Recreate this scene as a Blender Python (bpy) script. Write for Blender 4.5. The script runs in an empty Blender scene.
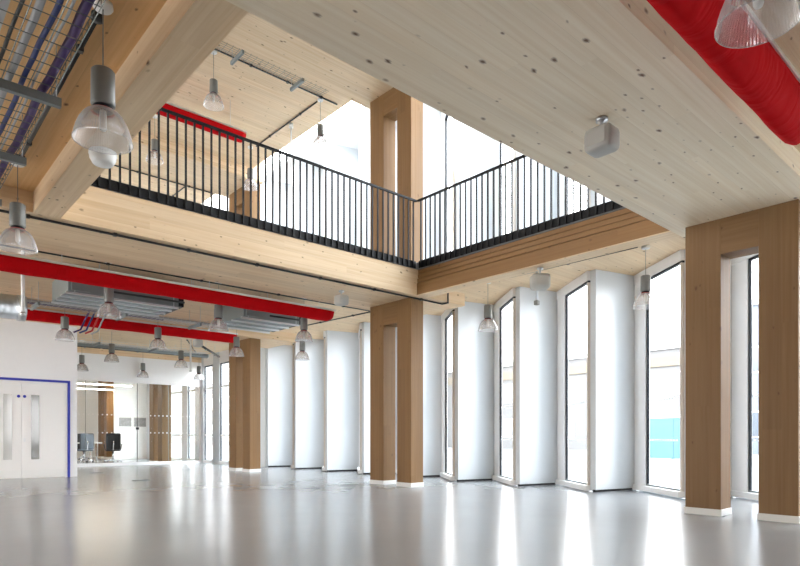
import bpy, bmesh, math, random
from mathutils import Vector, Matrix
random.seed(7)
SC = bpy.context.scene
COL = SC.collection
PI = math.pi

# ------------------------------------------------------------------ materials
def nodes(name):
    m = bpy.data.materials.new(name); m.use_nodes = True
    nt = m.node_tree; nt.nodes.clear()
    out = nt.nodes.new('ShaderNodeOutputMaterial')
    return m, nt, out

def N(nt, t, **kw):
    n = nt.nodes.new(t)
    for k, v in kw.items():
        if k.startswith('_'):
            setattr(n, k[1:], v)
        else:
            n.inputs[k].default_value = v
    return n

def math_node(nt, op, a, b=None):
    n = nt.nodes.new('ShaderNodeMath'); n.operation = op
    for i, v in enumerate((a, b)):
        if v is None: continue
        if isinstance(v, (int, float)): n.inputs[i].default_value = v
        else: nt.links.new(v, n.inputs[i])
    return n.outputs[0]

def mixc(nt, fac, a, b, mode='MIX'):
    n = nt.nodes.new('ShaderNodeMix'); n.data_type = 'RGBA'; n.blend_type = mode
    def put(i, v):
        if isinstance(v, (tuple, list)): n.inputs[i].default_value = (*v[:3], 1)
        elif isinstance(v, (int, float)): n.inputs[i].default_value = v
        else: nt.links.new(v, n.inputs[i])
    put(0, fac); put(6, a); put(7, b)
    return n.outputs[2]

def plain(name, col, rough=0.5, metal=0.0, spec=0.5, noise=0.0, nscale=8.0, bump=0.0, bscale=30.0, coat=0.0):
    m, nt, out = nodes(name)
    b = N(nt, 'ShaderNodeBsdfPrincipled', Roughness=rough, Metallic=metal)
    b.inputs['Base Color'].default_value = (*col, 1)
    b.inputs['Specular IOR Level'].default_value = spec
    b.inputs['Coat Weight'].default_value = coat
    tc = nt.nodes.new('ShaderNodeTexCoord')
    if noise:
        nz = N(nt, 'ShaderNodeTexNoise', Scale=nscale, Detail=4.0)
        nt.links.new(tc.outputs['Object'], nz.inputs['Vector'])
        c = mixc(nt, nz.outputs['Fac'], tuple(x*(1-noise) for x in col), tuple(min(1, x*(1+noise)) for x in col))
        nt.links.new(c, b.inputs['Base Color'])
    if bump:
        nz = N(nt, 'ShaderNodeTexNoise', Scale=bscale, Detail=3.0)
        nt.links.new(tc.outputs['Object'], nz.inputs['Vector'])
        bp = N(nt, 'ShaderNodeBump', Strength=bump, Distance=0.02)
        nt.links.new(nz.outputs['Fac'], bp.inputs['Height'])
        nt.links.new(bp.outputs['Normal'], b.inputs['Normal'])
    nt.links.new(b.outputs[0], out.inputs[0])
    return m

def wood(name, axis, plank=0.16, tint=(1, 1, 1), knots=1.0, soft=0.0):
    """spruce boards, grain along the given axis"""
    m, nt, out = nodes(name)
    L = nt.links
    tc = nt.nodes.new('ShaderNodeTexCoord')
    oi = nt.nodes.new('ShaderNodeObjectInfo')
    sep = nt.nodes.new('ShaderNodeSeparateXYZ'); L.new(tc.outputs['Object'], sep.inputs[0])
    ax = 'XYZ'.index(axis)
    order = [ax, (ax+1) % 3, (ax+2) % 3]
    off = math_node(nt, 'MULTIPLY', oi.outputs['Random'], 37.0)
    g = math_node(nt, 'ADD', sep.outputs[order[0]], off)
    u = sep.outputs[order[1]]; v = sep.outputs[order[2]]
    fu = math_node(nt, 'FLOOR', math_node(nt, 'MULTIPLY', math_node(nt, 'ADD', u, 20.03), 1/plank))
    fv = math_node(nt, 'FLOOR', math_node(nt, 'MULTIPLY', math_node(nt, 'ADD', v, 20.03), 1/plank))
    # board ends staggered along the grain
    gi = math_node(nt, 'FLOOR', math_node(nt, 'ADD', math_node(nt, 'MULTIPLY', g, 0.3), math_node(nt, 'MULTIPLY', math_node(nt, 'ADD', fu, fv), 0.37)))
    cmb = nt.nodes.new('ShaderNodeCombineXYZ')
    L.new(gi, cmb.inputs[0]); L.new(fu, cmb.inputs[1]); L.new(fv, cmb.inputs[2])
    wn = nt.nodes.new('ShaderNodeTexWhiteNoise'); wn.noise_dimensions = '3D'
    L.new(cmb.outputs[0], wn.inputs['Vector'])
    # streaky grain
    gv = nt.nodes.new('ShaderNodeCombineXYZ')
    L.new(math_node(nt, 'ADD', math_node(nt, 'MULTIPLY', g, 0.55), math_node(nt, 'MULTIPLY', wn.outputs['Value'], 9.0)), gv.inputs[0])
    L.new(math_node(nt, 'MULTIPLY', u, 22.0), gv.inputs[1]); L.new(math_node(nt, 'MULTIPLY', v, 22.0), gv.inputs[2])
    nz = N(nt, 'ShaderNodeTexNoise', Scale=1.0, Detail=5.0, Roughness=0.6); L.new(gv.outputs[0], nz.inputs['Vector'])
    blo = N(nt, 'ShaderNodeTexNoise', Scale=1.3, Detail=2.0); L.new(tc.outputs['Object'], blo.inputs['Vector'])
    lo = (0.66*tint[0], 0.475*tint[1], 0.285*tint[2]); hi = (0.80*tint[0], 0.635*tint[1], 0.435*tint[2])
    r = nt.nodes.new('ShaderNodeMapRange'); L.new(nz.outputs['Fac'], r.inputs[0])
    r.inputs[1].default_value = 0.3-soft*.2; r.inputs[2].default_value = 0.66+soft*.25
    c = mixc(nt, r.outputs[0], lo, hi)
    pv = nt.nodes.new('ShaderNodeMapRange'); L.new(wn.outputs['Value'], pv.inputs[0])
    pv.inputs[3].default_value = 0.93+soft*.04; pv.inputs[4].default_value = 1.04
    cc = nt.nodes.new('ShaderNodeCombineColor')
    for i in range(3): L.new(pv.outputs[0], cc.inputs[i])
    c = mixc(nt, 1.0, c, cc.outputs[0], 'MULTIPLY')
    c = mixc(nt, math_node(nt, 'MULTIPLY', blo.outputs['Fac'], 0.25), c, (0.68*tint[0], 0.47*tint[1], 0.26*tint[2]))
    # board joints: a fine dark line
    fr = math_node(nt, 'FRACT', math_node(nt, 'MULTIPLY', math_node(nt, 'ADD', u, 20.03), 1/plank))
    fr2 = math_node(nt, 'FRACT', math_node(nt, 'MULTIPLY', math_node(nt, 'ADD', v, 20.03), 1/plank))
    e = math_node(nt, 'MAXIMUM', math_node(nt, 'LESS_THAN', fr, 0.022), math_node(nt, 'LESS_THAN', fr2, 0.022))
    c = mixc(nt, math_node(nt, 'MULTIPLY', e, 0.16), c, (0.27, 0.17, 0.09))
    # knots, two sizes
    for sc, th, amt in ((5.0, 0.12, 0.95), (8.2, 0.115, 0.85)):
        kv = nt.nodes.new('ShaderNodeCombineXYZ')
        L.new(math_node(nt, 'ADD', math_node(nt, 'MULTIPLY', g, 0.6), math_node(nt, 'MULTIPLY', nz.outputs['Fac'], 0.06)), kv.inputs[0]); L.new(u, kv.inputs[1]); L.new(v, kv.inputs[2])
        vo = N(nt, 'ShaderNodeTexVoronoi', Scale=sc, Randomness=1.0); L.new(kv.outputs[0], vo.inputs['Vector'])
        vr = nt.nodes.new('ShaderNodeSeparateColor'); L.new(vo.outputs['Color'], vr.inputs[0])
        keep = math_node(nt, 'LESS_THAN', vr.outputs[0], 0.85*knots)
        rng = nt.nodes.new('ShaderNodeMapRange'); L.new(vo.outputs['Distance'], rng.inputs[0])
        rng.inputs[1].default_value = th; rng.inputs[2].default_value = th*0.3
        rng.inputs[3].default_value = 0.0; rng.inputs[4].default_value = amt
        c = mixc(nt, math_node(nt, 'MULTIPLY', rng.outputs[0], keep), c, (0.13, 0.060, 0.026))
    b = N(nt, 'ShaderNodeBsdfPrincipled', Roughness=0.55)
    b.inputs['Specular IOR Level'].default_value = 0.3
    L.new(c, b.inputs['Base Color']); L.new(b.outputs[0], out.inputs[0])
    return m

def glass_mat(name, tint=(1, 1, 1)):
    m, nt, out = nodes(name)
    tr = nt.nodes.new('ShaderNodeBsdfTransparent'); tr.inputs[0].default_value = (*tint, 1)
    gl = nt.nodes.new('ShaderNodeBsdfGlossy'); gl.inputs['Roughness'].default_value = 0.02
    fr = nt.nodes.new('ShaderNodeFresnel'); fr.inputs[0].default_value = 1.35
    mx = nt.nodes.new('ShaderNodeMixShader')
    ge = nt.nodes.new('ShaderNodeNewGeometry')
    k = math_node(nt, 'MULTIPLY', fr.outputs[0], math_node(nt, 'SUBTRACT', 1.0, ge.outputs['Backfacing']))
    nt.links.new(k, mx.inputs[0]); nt.links.new(tr.outputs[0], mx.inputs[1]); nt.links.new(gl.outputs[0], mx.inputs[2])
    nt.links.new(mx.outputs[0], out.inputs[0])
    return m

def shade_mat(name):
    """clear ribbed polycarbonate lamp shade"""
    m, nt, out = nodes(name)
    L = nt.links
    tc = nt.nodes.new('ShaderNodeTexCoord')
    sep = nt.nodes.new('ShaderNodeSeparateXYZ'); L.new(tc.outputs['Object'], sep.inputs[0])
    ang = math_node(nt, 'ARCTAN2', sep.outputs[1], sep.outputs[0])
    s = math_node(nt, 'SINE', math_node(nt, 'MULTIPLY', ang, 72.0))
    bp = N(nt, 'ShaderNodeBump', Strength=0.5, Distance=0.01); L.new(s, bp.inputs['Height'])
    tr = nt.nodes.new('ShaderNodeBsdfTransparent'); tr.inputs[0].default_value = (0.93, 0.92, 0.92, 1)
    gl = nt.nodes.new('ShaderNodeBsdfGlossy'); gl.inputs['Roughness'].default_value = 0.12
    tl = nt.nodes.new('ShaderNodeBsdfTranslucent'); tl.inputs[0].default_value = (0.78, 0.77, 0.77, 1)
    df = nt.nodes.new('ShaderNodeBsdfDiffuse'); df.inputs[0].default_value = (0.7, 0.69, 0.69, 1)
    for n in (gl, tl, df): L.new(bp.outputs[0], n.inputs['Normal'])
    lw = nt.nodes.new('ShaderNodeLayerWeight'); lw.inputs[0].default_value = 0.35
    a = nt.nodes.new('ShaderNodeMixShader'); a.inputs[0].default_value = 0.45
    L.new(tl.outputs[0], a.inputs[1]); L.new(df.outputs[0], a.inputs[2])
    b = nt.nodes.new('ShaderNodeMixShader'); b.inputs[0].default_value = 0.55
    L.new(a.outputs[0], b.inputs[1]); L.new(gl.outputs[0], b.inputs[2])
    c = nt.nodes.new('ShaderNodeMixShader')
    L.new(math_node(nt, 'ADD', math_node(nt, 'MULTIPLY', lw.outputs['Facing'], 0.55), 0.40), c.inputs[0])
    L.new(tr.outputs[0], c.inputs[1]); L.new(b.outputs[0], c.inputs[2])
    L.new(c.outputs[0], out.inputs[0])
    return m

def floor_mat():
    m, nt, out = nodes('poured_resin_floor')
    L = nt.links
    tc = nt.nodes.new('ShaderNodeTexCoord')
    n1 = N(nt, 'ShaderNodeTexNoise', Scale=0.4, Detail=2.0, Roughness=0.5); L.new(tc.outputs['Object'], n1.inputs['Vector'])
    n2 = N(nt, 'ShaderNodeTexNoise', Scale=2.0, Detail=2.0); L.new(tc.outputs['Object'], n2.inputs['Vector'])
    c = mixc(nt, n1.outputs['Fac'], (0.245, 0.256, 0.266), (0.295, 0.307, 0.318))
    c = mixc(nt, math_node(nt, 'MULTIPLY', n2.outputs['Fac'], 0.2), c, (0.31, 0.321, 0.331))
    b = N(nt, 'ShaderNodeBsdfPrincipled')
    b.inputs['IOR'].default_value = 1.5
    rr = nt.nodes.new('ShaderNodeMapRange'); L.new(n2.outputs['Fac'], rr.inputs[0])
    rr.inputs[3].default_value = 0.20; rr.inputs[4].default_value = 0.23
    L.new(rr.outputs[0], b.inputs['Roughness'])
    bp = N(nt, 'ShaderNodeBump', Strength=0.0, Distance=0.02); L.new(n2.outputs['Fac'], bp.inputs['Height'])
    L.new(c, b.inputs['Base Color']); L.new(b.outputs[0], out.inputs[0])
    return m

def red_mat():
    m, nt, out = nodes('red_duct_fabric')
    L = nt.links
    tc = nt.nodes.new('ShaderNodeTexCoord')
    mp = nt.nodes.new('ShaderNodeMapping'); mp.inputs['Scale'].default_value = (2.6, 1.0, 1.4); mp.inputs['Rotation'].default_value = (0.5, 0.35, 0.3)
    L.new(tc.outputs['Object'], mp.inputs[0])
    nz = N(nt, 'ShaderNodeTexNoise', Scale=1.5, Detail=3.0, Distortion=0.8); L.new(mp.outputs[0], nz.inputs['Vector'])
    b = N(nt, 'ShaderNodeBsdfPrincipled', Roughness=0.75)
    b.inputs['Base Color'].default_value = (0.50, 0.004, 0.007, 1)
    b.inputs['Specular IOR Level'].default_value = 0.04
    bp = N(nt, 'ShaderNodeBump', Strength=0.4, Distance=0.10); L.new(nz.outputs['Fac'], bp.inputs['Height'])
    L.new(bp.outputs[0], b.inputs['Normal']); L.new(b.outputs[0], out.inputs[0])
    return m

def emit(name, col, s):
    m, nt, out = nodes(name)
    e = nt.nodes.new('ShaderNodeEmission'); e.inputs[0].default_value = (*col, 1); e.inputs[1].default_value = s
    nt.links.new(e.outputs[0], out.inputs[0]); return m

def spiral_mat():
    m, nt, out = nodes('galvanised_spiral_duct')
    L = nt.links
    tc = nt.nodes.new('ShaderNodeTexCoord')
    w = N(nt, 'ShaderNodeTexWave', Scale=4.0); w.bands_direction = 'X'; L.new(tc.outputs['Object'], w.inputs['Vector'])
    b = N(nt, 'ShaderNodeBsdfPrincipled', Roughness=0.28, Metallic=1.0); b.inputs['Base Color'].default_value = (0.72, 0.74, 0.76, 1)
    bp = N(nt, 'ShaderNodeBump', Strength=0.4, Distance=0.02); L.new(w.outputs['Fac'], bp.inputs['Height'])
    L.new(bp.outputs[0], b.inputs['Normal']); L.new(b.outputs[0], out.inputs[0]); return m

def brick_mat():
    m, nt, out = nodes('pale_brick')
    tc = nt.nodes.new('ShaderNodeTexCoord')
    mp = nt.nodes.new('ShaderNodeMapping'); mp.inputs['Rotation'].default_value = (PI/2, 0, PI/2)
    nt.links.new(tc.outputs['Object'], mp.inputs[0])
    br = N(nt, 'ShaderNodeTexBrick', Scale=1.6); nt.links.new(mp.outputs[0], br.inputs['Vector'])
    br.inputs['Color1'].default_value = (0.092, 0.086, 0.085, 1); br.inputs['Color2'].default_value = (0.102, 0.097, 0.096, 1); br.inputs['Mortar'].default_value = (0.11, 0.108, 0.107, 1)
    b = N(nt, 'ShaderNodeBsdfPrincipled', Roughness=0.9); nt.links.new(br.outputs[0], b.inputs['Base Color'])
    nt.links.new(b.outputs[0], out.inputs[0]); return m

WX = wood('spruce_board_x', 'X'); WY = wood('spruce_board_y', 'Y', plank=0.22); WZ = wood('spruce_board_z', 'Z', plank=0.2, knots=0.8)
WCOL = wood('shaded_glulam_column', 'Z', plank=0.2, tint=(0.30, 0.215, 0.13), knots=0.7)  # whole tint darkened to carry the shade of the room-facing sides
WBEAM = wood('shaded_glulam_edge_beam', 'Y', plank=0.3, tint=(0.35, 0.245, 0.145), knots=0.6)  # shade of the beam's room-facing side put into the tint
WLIN = wood('shaded_glulam_lintel', 'Y', plank=0.2, tint=(0.30, 0.215, 0.13), knots=0.7)  # same shade-darkened tint as the column legs
WGREY = wood('bounce_lit_spruce_board', 'X', plank=0.14, tint=(1.15, 1.31, 1.56), knots=1.6, soft=0.45)  # spruce tint lifted pale and cool to stand in for floor-bounced light
WYD = wood('spruce_board_deep', 'Y', plank=0.24, tint=(0.97, 0.80, 0.58), knots=0.9)
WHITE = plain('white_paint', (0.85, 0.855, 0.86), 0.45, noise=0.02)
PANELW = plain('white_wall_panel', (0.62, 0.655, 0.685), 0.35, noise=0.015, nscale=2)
DOORW = plain('white_door_leaf', (0.80, 0.79, 0.775), 0.3)
SLATE = plain('unseen_wall_dark', (0.10, 0.10, 0.105), 0.7)  # unseen walls made dark so little light bounces onto the columns
BEIGE = plain('beige_jamb', (0.66, 0.60, 0.54), 0.5)
DARK = plain('dark_bronze_frame', (0.010, 0.011, 0.016), 0.4, spec=0.25)
BLACK = plain('black_steel', (0.003, 0.003, 0.004), 0.5, spec=0.2)
CONDUIT = plain('black_conduit_enamel', (0.02, 0.021, 0.022), 0.4)
BALU = plain('dark_grey_steel', (0.010, 0.010, 0.012), 0.4, spec=0.2)
GREYM = plain('grey_lamp_metal', (0.17, 0.175, 0.165), 0.4)
GREYMD = plain('dark_lamp_metal', (0.075, 0.07, 0.062), 0.45)
WIRE = plain('dull_wire_steel', (0.16, 0.18, 0.17), 0.5, metal=0.5)
GALV = plain('galvanised_steel', (0.60, 0.62, 0.64), 0.35, metal=0.9, noise=0.12, nscale=6)
ALU = plain('brushed_aluminium', (0.75, 0.76, 0.77), 0.3, metal=0.85)
STRUT = plain('grey_strut_steel', (0.24, 0.27, 0.27), 0.5, metal=0.4)
SPK = plain('grey_speaker_casing', (0.42, 0.41, 0.38), 0.6)
WPLAST = plain('white_plastic', (0.78, 0.78, 0.76), 0.4)
BLUE = plain('blue_door_frame_paint', (0.015, 0.03, 0.38), 0.4)
PURPLE = plain('purple_cable_sheath', (0.045, 0.016, 0.115), 0.5)
BLUEC = plain('blue_cable_sheath', (0.02, 0.035, 0.16), 0.5)
GREYC = plain('grey_cable_sheath', (0.40, 0.40, 0.41), 0.5)
REDC = plain('red_cable_sheath', (0.5, 0.03, 0.03), 0.5)
REDRING = plain('red_ring', (0.45, 0.03, 0.02), 0.4)
RED = red_mat(); FLOOR = floor_mat(); GLASS = glass_mat('window_glass'); GLASSG = glass_mat('partition_glass', (0.965, 0.985, 0.98))
SHADE = shade_mat('ribbed_clear_shade'); SPIRAL = spiral_mat(); BRICK = brick_mat()
BULB = plain('frosted_bulb', (0.85, 0.84, 0.80), 0.3)
SMOKE = plain('dark_vision_glass', (0.10, 0.10, 0.09), 0.08)
SMOKEL = plain('pale_vision_glass', (0.42, 0.42, 0.40), 0.08)
DOT = plain('white_film_dot', (0.85, 0.86, 0.87), 0.5)
CHAIRB = plain('black_mesh_fabric', (0.018, 0.018, 0.02), 0.7)
CHAIRG = plain('blue_grey_mesh_fabric', (0.16, 0.19, 0.23), 0.7)
CHROME = plain('polished_chrome', (0.7, 0.7, 0.72), 0.15, metal=1.0)
PRINT = plain('grey_print', (0.30, 0.30, 0.30), 0.6, noise=0.5, nscale=12)
PAVE = plain('pale_paving', (0.125, 0.123, 0.12), 0.9, noise=0.1, nscale=1.5)
HOARD = plain('sky_blue_hoarding_paint', (0.050, 0.125, 0.170), 0.6, noise=0.05)
HOARDR = plain('red_hoarding_paint', (0.13, 0.03, 0.03), 0.6)
TOWER = plain('blue_grey_cladding', (0.085, 0.098, 0.12), 0.6, noise=0.05)
OCHRE = plain('ochre_band', (0.125, 0.10, 0.066), 0.7)
EXTGL = plain('far_window_glass', (0.07, 0.08, 0.095), 0.15)
DKBR = plain('dark_brick', (0.055, 0.052, 0.058), 0.9, noise=0.2, nscale=4)
TUBE = emit('lit_linear_tube', (1.0, 0.86, 0.72), 22.0)

# ------------------------------------------------------------------ mesh helpers
class MB:
    def __init__(s): s.bm = bmesh.new(); s.mats = []
    def mi(s, m):
        if m not in s.mats: s.mats.append(m)
        return s.mats.index(m)
    def face(s, vs, m, smooth=False):
        try: f = s.bm.faces.new(vs)
        except ValueError: return None
        f.material_index = s.mi(m); f.smooth = smooth; return f
    def box(s, x0, x1, y0, y1, z0, z1, m, bevel=0.0, rot=0.0, smooth=False):
        tmp = bmesh.new()
        bmesh.ops.create_cube(tmp, size=1.0)
        bmesh.ops.scale(tmp, vec=(x1-x0, y1-y0, z1-z0), verts=tmp.verts)
        if bevel:
            bmesh.ops.bevel(tmp, geom=list(tmp.edges), offset=bevel, segments=3 if bevel > .015 else 1, affect='EDGES', profile=0.5)
        if rot: bmesh.ops.rotate(tmp, cent=(0, 0, 0), matrix=Matrix.Rotation(rot, 3, 'Z'), verts=tmp.verts)
        bmesh.ops.translate(tmp, vec=((x0+x1)/2, (y0+y1)/2, (z0+z1)/2), verts=tmp.verts)
        mp = {v: s.bm.verts.new(v.co) for v in tmp.verts}
        for f in tmp.faces: s.face([mp[v] for v in f.verts], m, smooth)
        tmp.free(); return s
    def prism(s, poly, z0, z1, m):
        a = sum(poly[i][0]*poly[(i+1) % len(poly)][1]-poly[(i+1) % len(poly)][0]*poly[i][1] for i in range(len(poly)))
        if a < 0: poly = poly[::-1]
        lo = [s.bm.verts.new((x, y, z0)) for x, y in poly]; hi = [s.bm.verts.new((x, y, z1)) for x, y in poly]
        s.face(lo[::-1], m); s.face(hi, m)
        n = len(poly)
        for i in range(n): s.face([lo[i], lo[(i+1) % n], hi[(i+1) % n], hi[i]], m)
        return s
    def tube(s, pts, r, m, n=8, cap=True):
        pts = [Vector(p) for p in pts]; rings = []
        for i, p in enumerate(pts):
            d = (pts[min(i+1, len(pts)-1)]-pts[max(i-1, 0)]).normalized()
            ref = Vector((0, 0, 1)) if abs(d.z) < .9 else Vector((1, 0, 0))
            a = d.cross(ref).normalized(); b = d.cross(a).normalized()
            rings.append([s.bm.verts.new(p+a*r*math.cos(2*PI*k/n)+b*r*math.sin(2*PI*k/n)) for k in range(n)])
        for A, B in zip(rings, rings[1:]):
            for k in range(n): s.face([A[k], A[(k+1) % n], B[(k+1) % n], B[k]], m, n > 4)
        if cap: s.face(rings[0][::-1], m); s.face(rings[-1], m)
        return s
    def lathe(s, prof, m, n=32, c=(0, 0, 0), cap=False, closed=False):
        rings = []
        for r, z in prof:
            rings.append([s.bm.verts.new((c[0]+r*math.cos(2*PI*k/n), c[1]+r*math.sin(2*PI*k/n), c[2]+z)) for k in range(n)])
        for A, B in zip(rings, rings[1:]):
            for k in range(n): s.face([A[k], A[(k+1) % n], B[(k+1) % n], B[k]], m, True)
        if cap: s.face(rings[0][::-1], m); s.face(rings[-1], m)
        return s
    def build(s, name, parent=None, loc=None):
        bmesh.ops.recalc_face_normals(s.bm, faces=s.bm.faces)
        me = bpy.data.meshes.new(name); s.bm.to_mesh(me); s.bm.free()
        for m in s.mats: me.materials.append(m)
        o = bpy.data.objects.new(name, me); COL.objects.link(o)
        if parent: o.parent = parent
        if loc: o.location = loc
        return o

def tag(o, label, cat, group=None):
    o['label'] = label; o['category'] = cat
    if group: o['group'] = group
    return o
def thing(name, label, cat, loc=(0, 0, 0), rz=0.0, group=None):
    o = bpy.data.objects.new(name, None); COL.objects.link(o)
    o.empty_display_size = 0.1
    o.location = loc; o.rotation_euler = (0, 0, rz)
    return tag(o, label, cat, group)
def struct(o):
    o['kind'] = 'structure'; return o
KIDS = {}
def dup(root, loc, label, rz=None, group=None, cat=None):
    r = root.copy(); COL.objects.link(r); r.location = loc; r['label'] = label
    if rz is not None: r.rotation_euler = (0, 0, rz)
    if group: r['group'] = group
    for ch in KIDS[root.name]:
        c = ch.copy(); COL.objects.link(c); c.parent = r
        for g in KIDS.get(ch.name, []):
            d = g.copy(); COL.objects.link(d); d.parent = c
    return r
def reg(root):
    KIDS[root.name] = [o for o in COL.objects if o.parent == root]
    for ch in KIDS[root.name]: KIDS[ch.name] = [o for o in COL.objects if o.parent == ch]

# ------------------------------------------------------------------ camera
YAW = math.radians(48.073)
cam = bpy.data.cameras.new('camera'); co = bpy.data.objects.new('camera', cam); COL.objects.link(co)
cam.sensor_width = 36.0; cam.lens = 598.4/800*36.0
cam.shift_y = (436.0-283.0)/800; cam.clip_end = 500; cam.clip_start = 0.05
co.location = (0, 0, 1.0); co.rotation_euler = (PI/2, 0, YAW-PI/2)
SC.camera = co

# ------------------------------------------------------------------ dimensions
S, RC = 3.70, 3.95                    # soffit of the wide strips / of the bays between them
F2, US, UR, TOP = 4.34, 8.0, 8.3, 9.2
P = 6.486
STRIP = [(1.853+P*k, 3.482+P*k) for k in (-2, -1, 0, 1, 2, 3, 4)]
STRIP[3] = (8.341, 9.97)
X0L, X0R, X1 = 1.534, 1.828, 7.928
XL, YB, YF = -9.0, -11.2, 31.0        # back-left corner and far end
NOSE_X, ROOT_X, TP = 9.65, 10.6, 1.645
noses = [8.85-TP*k for k in range(-5, 12)]          # y of each tooth, far to near
FX = 9.3                                             # plain facade beyond the teeth
def facade_line(o=0.0):
    """outer line of the zigzag facade, far to near"""
    pts = [(FX+.1+o, YF), (FX+.1+o, noses[0]+0.3)]
    for y in noses: pts += [(NOSE_X+o, y), (ROOT_X+o, y-0.25)]
    return pts
FL = [p for p in facade_line(0.10) if p[1] > YB] + [(9.75, YB)]

def fac_clip(y0, y1):
    """facade points with y between, far to near, with interpolated ends"""
    def at(y):
        for (xa, ya), (xb, yb) in zip(FL, FL[1:]):
            if yb <= y <= ya:
                t = (ya-y)/(ya-yb) if ya != yb else 0
                return (xa+(xb-xa)*t, y)
        return (9.8, y)
    return [at(y1)] + [p for p in FL if y0 < p[1] < y1] + [at(y0)]

# ------------------------------------------------------------------ floors, ceilings
struct(MB().prism([(XL, YB), (XL, YF)] + fac_clip(YB, YF), -0.3, 0.0, FLOOR).build('floor'))
# ground-floor bay soffits
def bay(y0, y1, m, x0=XL, hole=False):
    return MB().prism([(x0, y0), (x0, y1)] + fac_clip(y0, y1), RC, RC+0.25, m)
for i in range(len(STRIP)-1):
    y0, y1 = STRIP[i][1], STRIP[i+1][0]
    if i == 2:
        struct(MB().box(XL, X0L, y0, y1, RC, RC+0.25, WYD).build('ceiling'))
        struct(MB().prism([(X1+0.3, y0), (X1+0.3, y1)] + fac_clip(y0, y1), RC, RC+0.25, WX).build('ceiling'))
    else:
        struct(bay(y0, min(y1, YF), WX).build('ceiling'))
for i, (a, b) in enumerate(STRIP):
    b = min(b, YF)
    o = MB().box(XL, 9.3, a, b, S, RC+0.25, WGREY if i == 2 else WX).build('timber_ceiling_strip')
    tag(o, ['timber ceiling strip farthest behind the camera', 'timber ceiling strip behind the camera',
            'wide pale knotty timber ceiling strip overhead carried by the nearest portal column',
            'wide timber ceiling strip whose front face carries the long railing',
            'wide timber ceiling strip above the second portal column past the red fabric ducts',
            'wide timber ceiling strip above the white header of the glass partition',
            'timber ceiling strip inside the glazed meeting room'][i], 'ceiling beam')
    if i != 2: struct(MB().prism([(9.3, a), (9.3, b)] + fac_clip(a, b), RC, RC+0.25, WX).build('ceiling'))
    else: struct(MB().prism([(9.3, a), (9.3, b)] + fac_clip(a, b), RC, RC+0.25, WGREY).build('ceiling'))
# void edge beams
tag(MB().box(X0L, X0R, STRIP[2][1], STRIP[3][0], S, RC+0.25, WY).build('timber_beam'),
    'timber edge beam beside the hanging cable basket, with a white dome sensor beneath it', 'beam')
t = thing('timber_beam', 'shade-darkened grooved timber edge beam under the shorter black railing', 'beam', (X1, 5.9, S))
y0, y1 = STRIP[2][1], STRIP[3][0]
WYB = WBEAM
MB().box(0, 0.3, y0-5.9, y1-5.9, 0.012, 0.235, WYB).build('lower_board', t)
MB().box(0.001, 0.3, y0-5.9, y1-5.9, 0, 0.012, WY).build('lit_underside_strip', t)  # paler strip added so the darkened beam keeps a lit underside
for k in range(3):
    z = 0.25+k*0.086
    MB().box(0.012+0.012*k, 0.3, y0-5.9, y1-5.9, z, z+0.072, WYB).build('laminated_board', t)
MB().box(0.07, 0.3, y0-5.9, y1-5.9, 0.2, 0.5, WYB).build('backing_board', t)
# first floor deck with the void left open
fp = [(XL, YB), (XL, STRIP[2][1]-0.001)] + fac_clip(YB, STRIP[2][1]-0.001)
d = MB(); z0, z1 = RC+0.25, F2
d.prism([(XL, YB), (XL, STRIP[2][1]-.02)] + fac_clip(YB, STRIP[2][1]-.02), z0, z1, FLOOR)
d.prism([(XL, STRIP[3][0]+.02), (XL, YF)] + fac_clip(STRIP[3][0]+.02, YF), z0, z1, FLOOR)
d.box(XL, X0R-.02, STRIP[2][1], STRIP[3][0], z0, z1, FLOOR)
d.prism([(X1+.02, STRIP[2][1]-.02), (X1+.02, STRIP[3][0]+.02)] + fac_clip(STRIP[2][1]-.02, STRIP[3][0]+.02), z0, z1, FLOOR)
struct(d.build('floor'))
# roof
for i in range(len(STRIP)-1):
    y0, y1 = STRIP[i][1], min(STRIP[i+1][0], YF)
    struct(MB().box(XL, 7.924, y0, y1, UR, UR+0.25, WX).build('ceiling'))
for i, (a, b) in enumerate(STRIP):
    b = min(b, YF)
    o = MB().box(XL, 8.25, a, b, US, UR+0.25, WX).build('timber_ceiling_strip')
    if i == 3: lab = 'upper timber ceiling strip over the columns behind the railing corner'
    elif i == 4: lab = 'upper timber ceiling strip seen as a band behind the upper pendant lamps'
    else: lab = 'upper storey timber ceiling strip hidden above the lower slab'
    tag(o, lab, 'ceiling beam', None if i in (3, 4) else 'hidden upper ceiling strips')
rl = MB()
rl.prism([(9.45, YB), (9.45, YF)] + fac_clip(YB, YF), TOP, TOP+0.2, WHITE); rl.box(7.95, 8.1, YB, YF, TOP, TOP+.2, WHITE)
for k in range(14):
    y = YB+k*(YF-YB-.2)/13; rl.box(8.1, 9.45, y, y+.2, TOP, TOP+.2, WHITE)
struct(rl.build('ceiling'))
struct(MB().box(7.926, 7.96, YB, YF, UR+0.25, TOP, WHITE).build('wall_upstand'))

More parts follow.
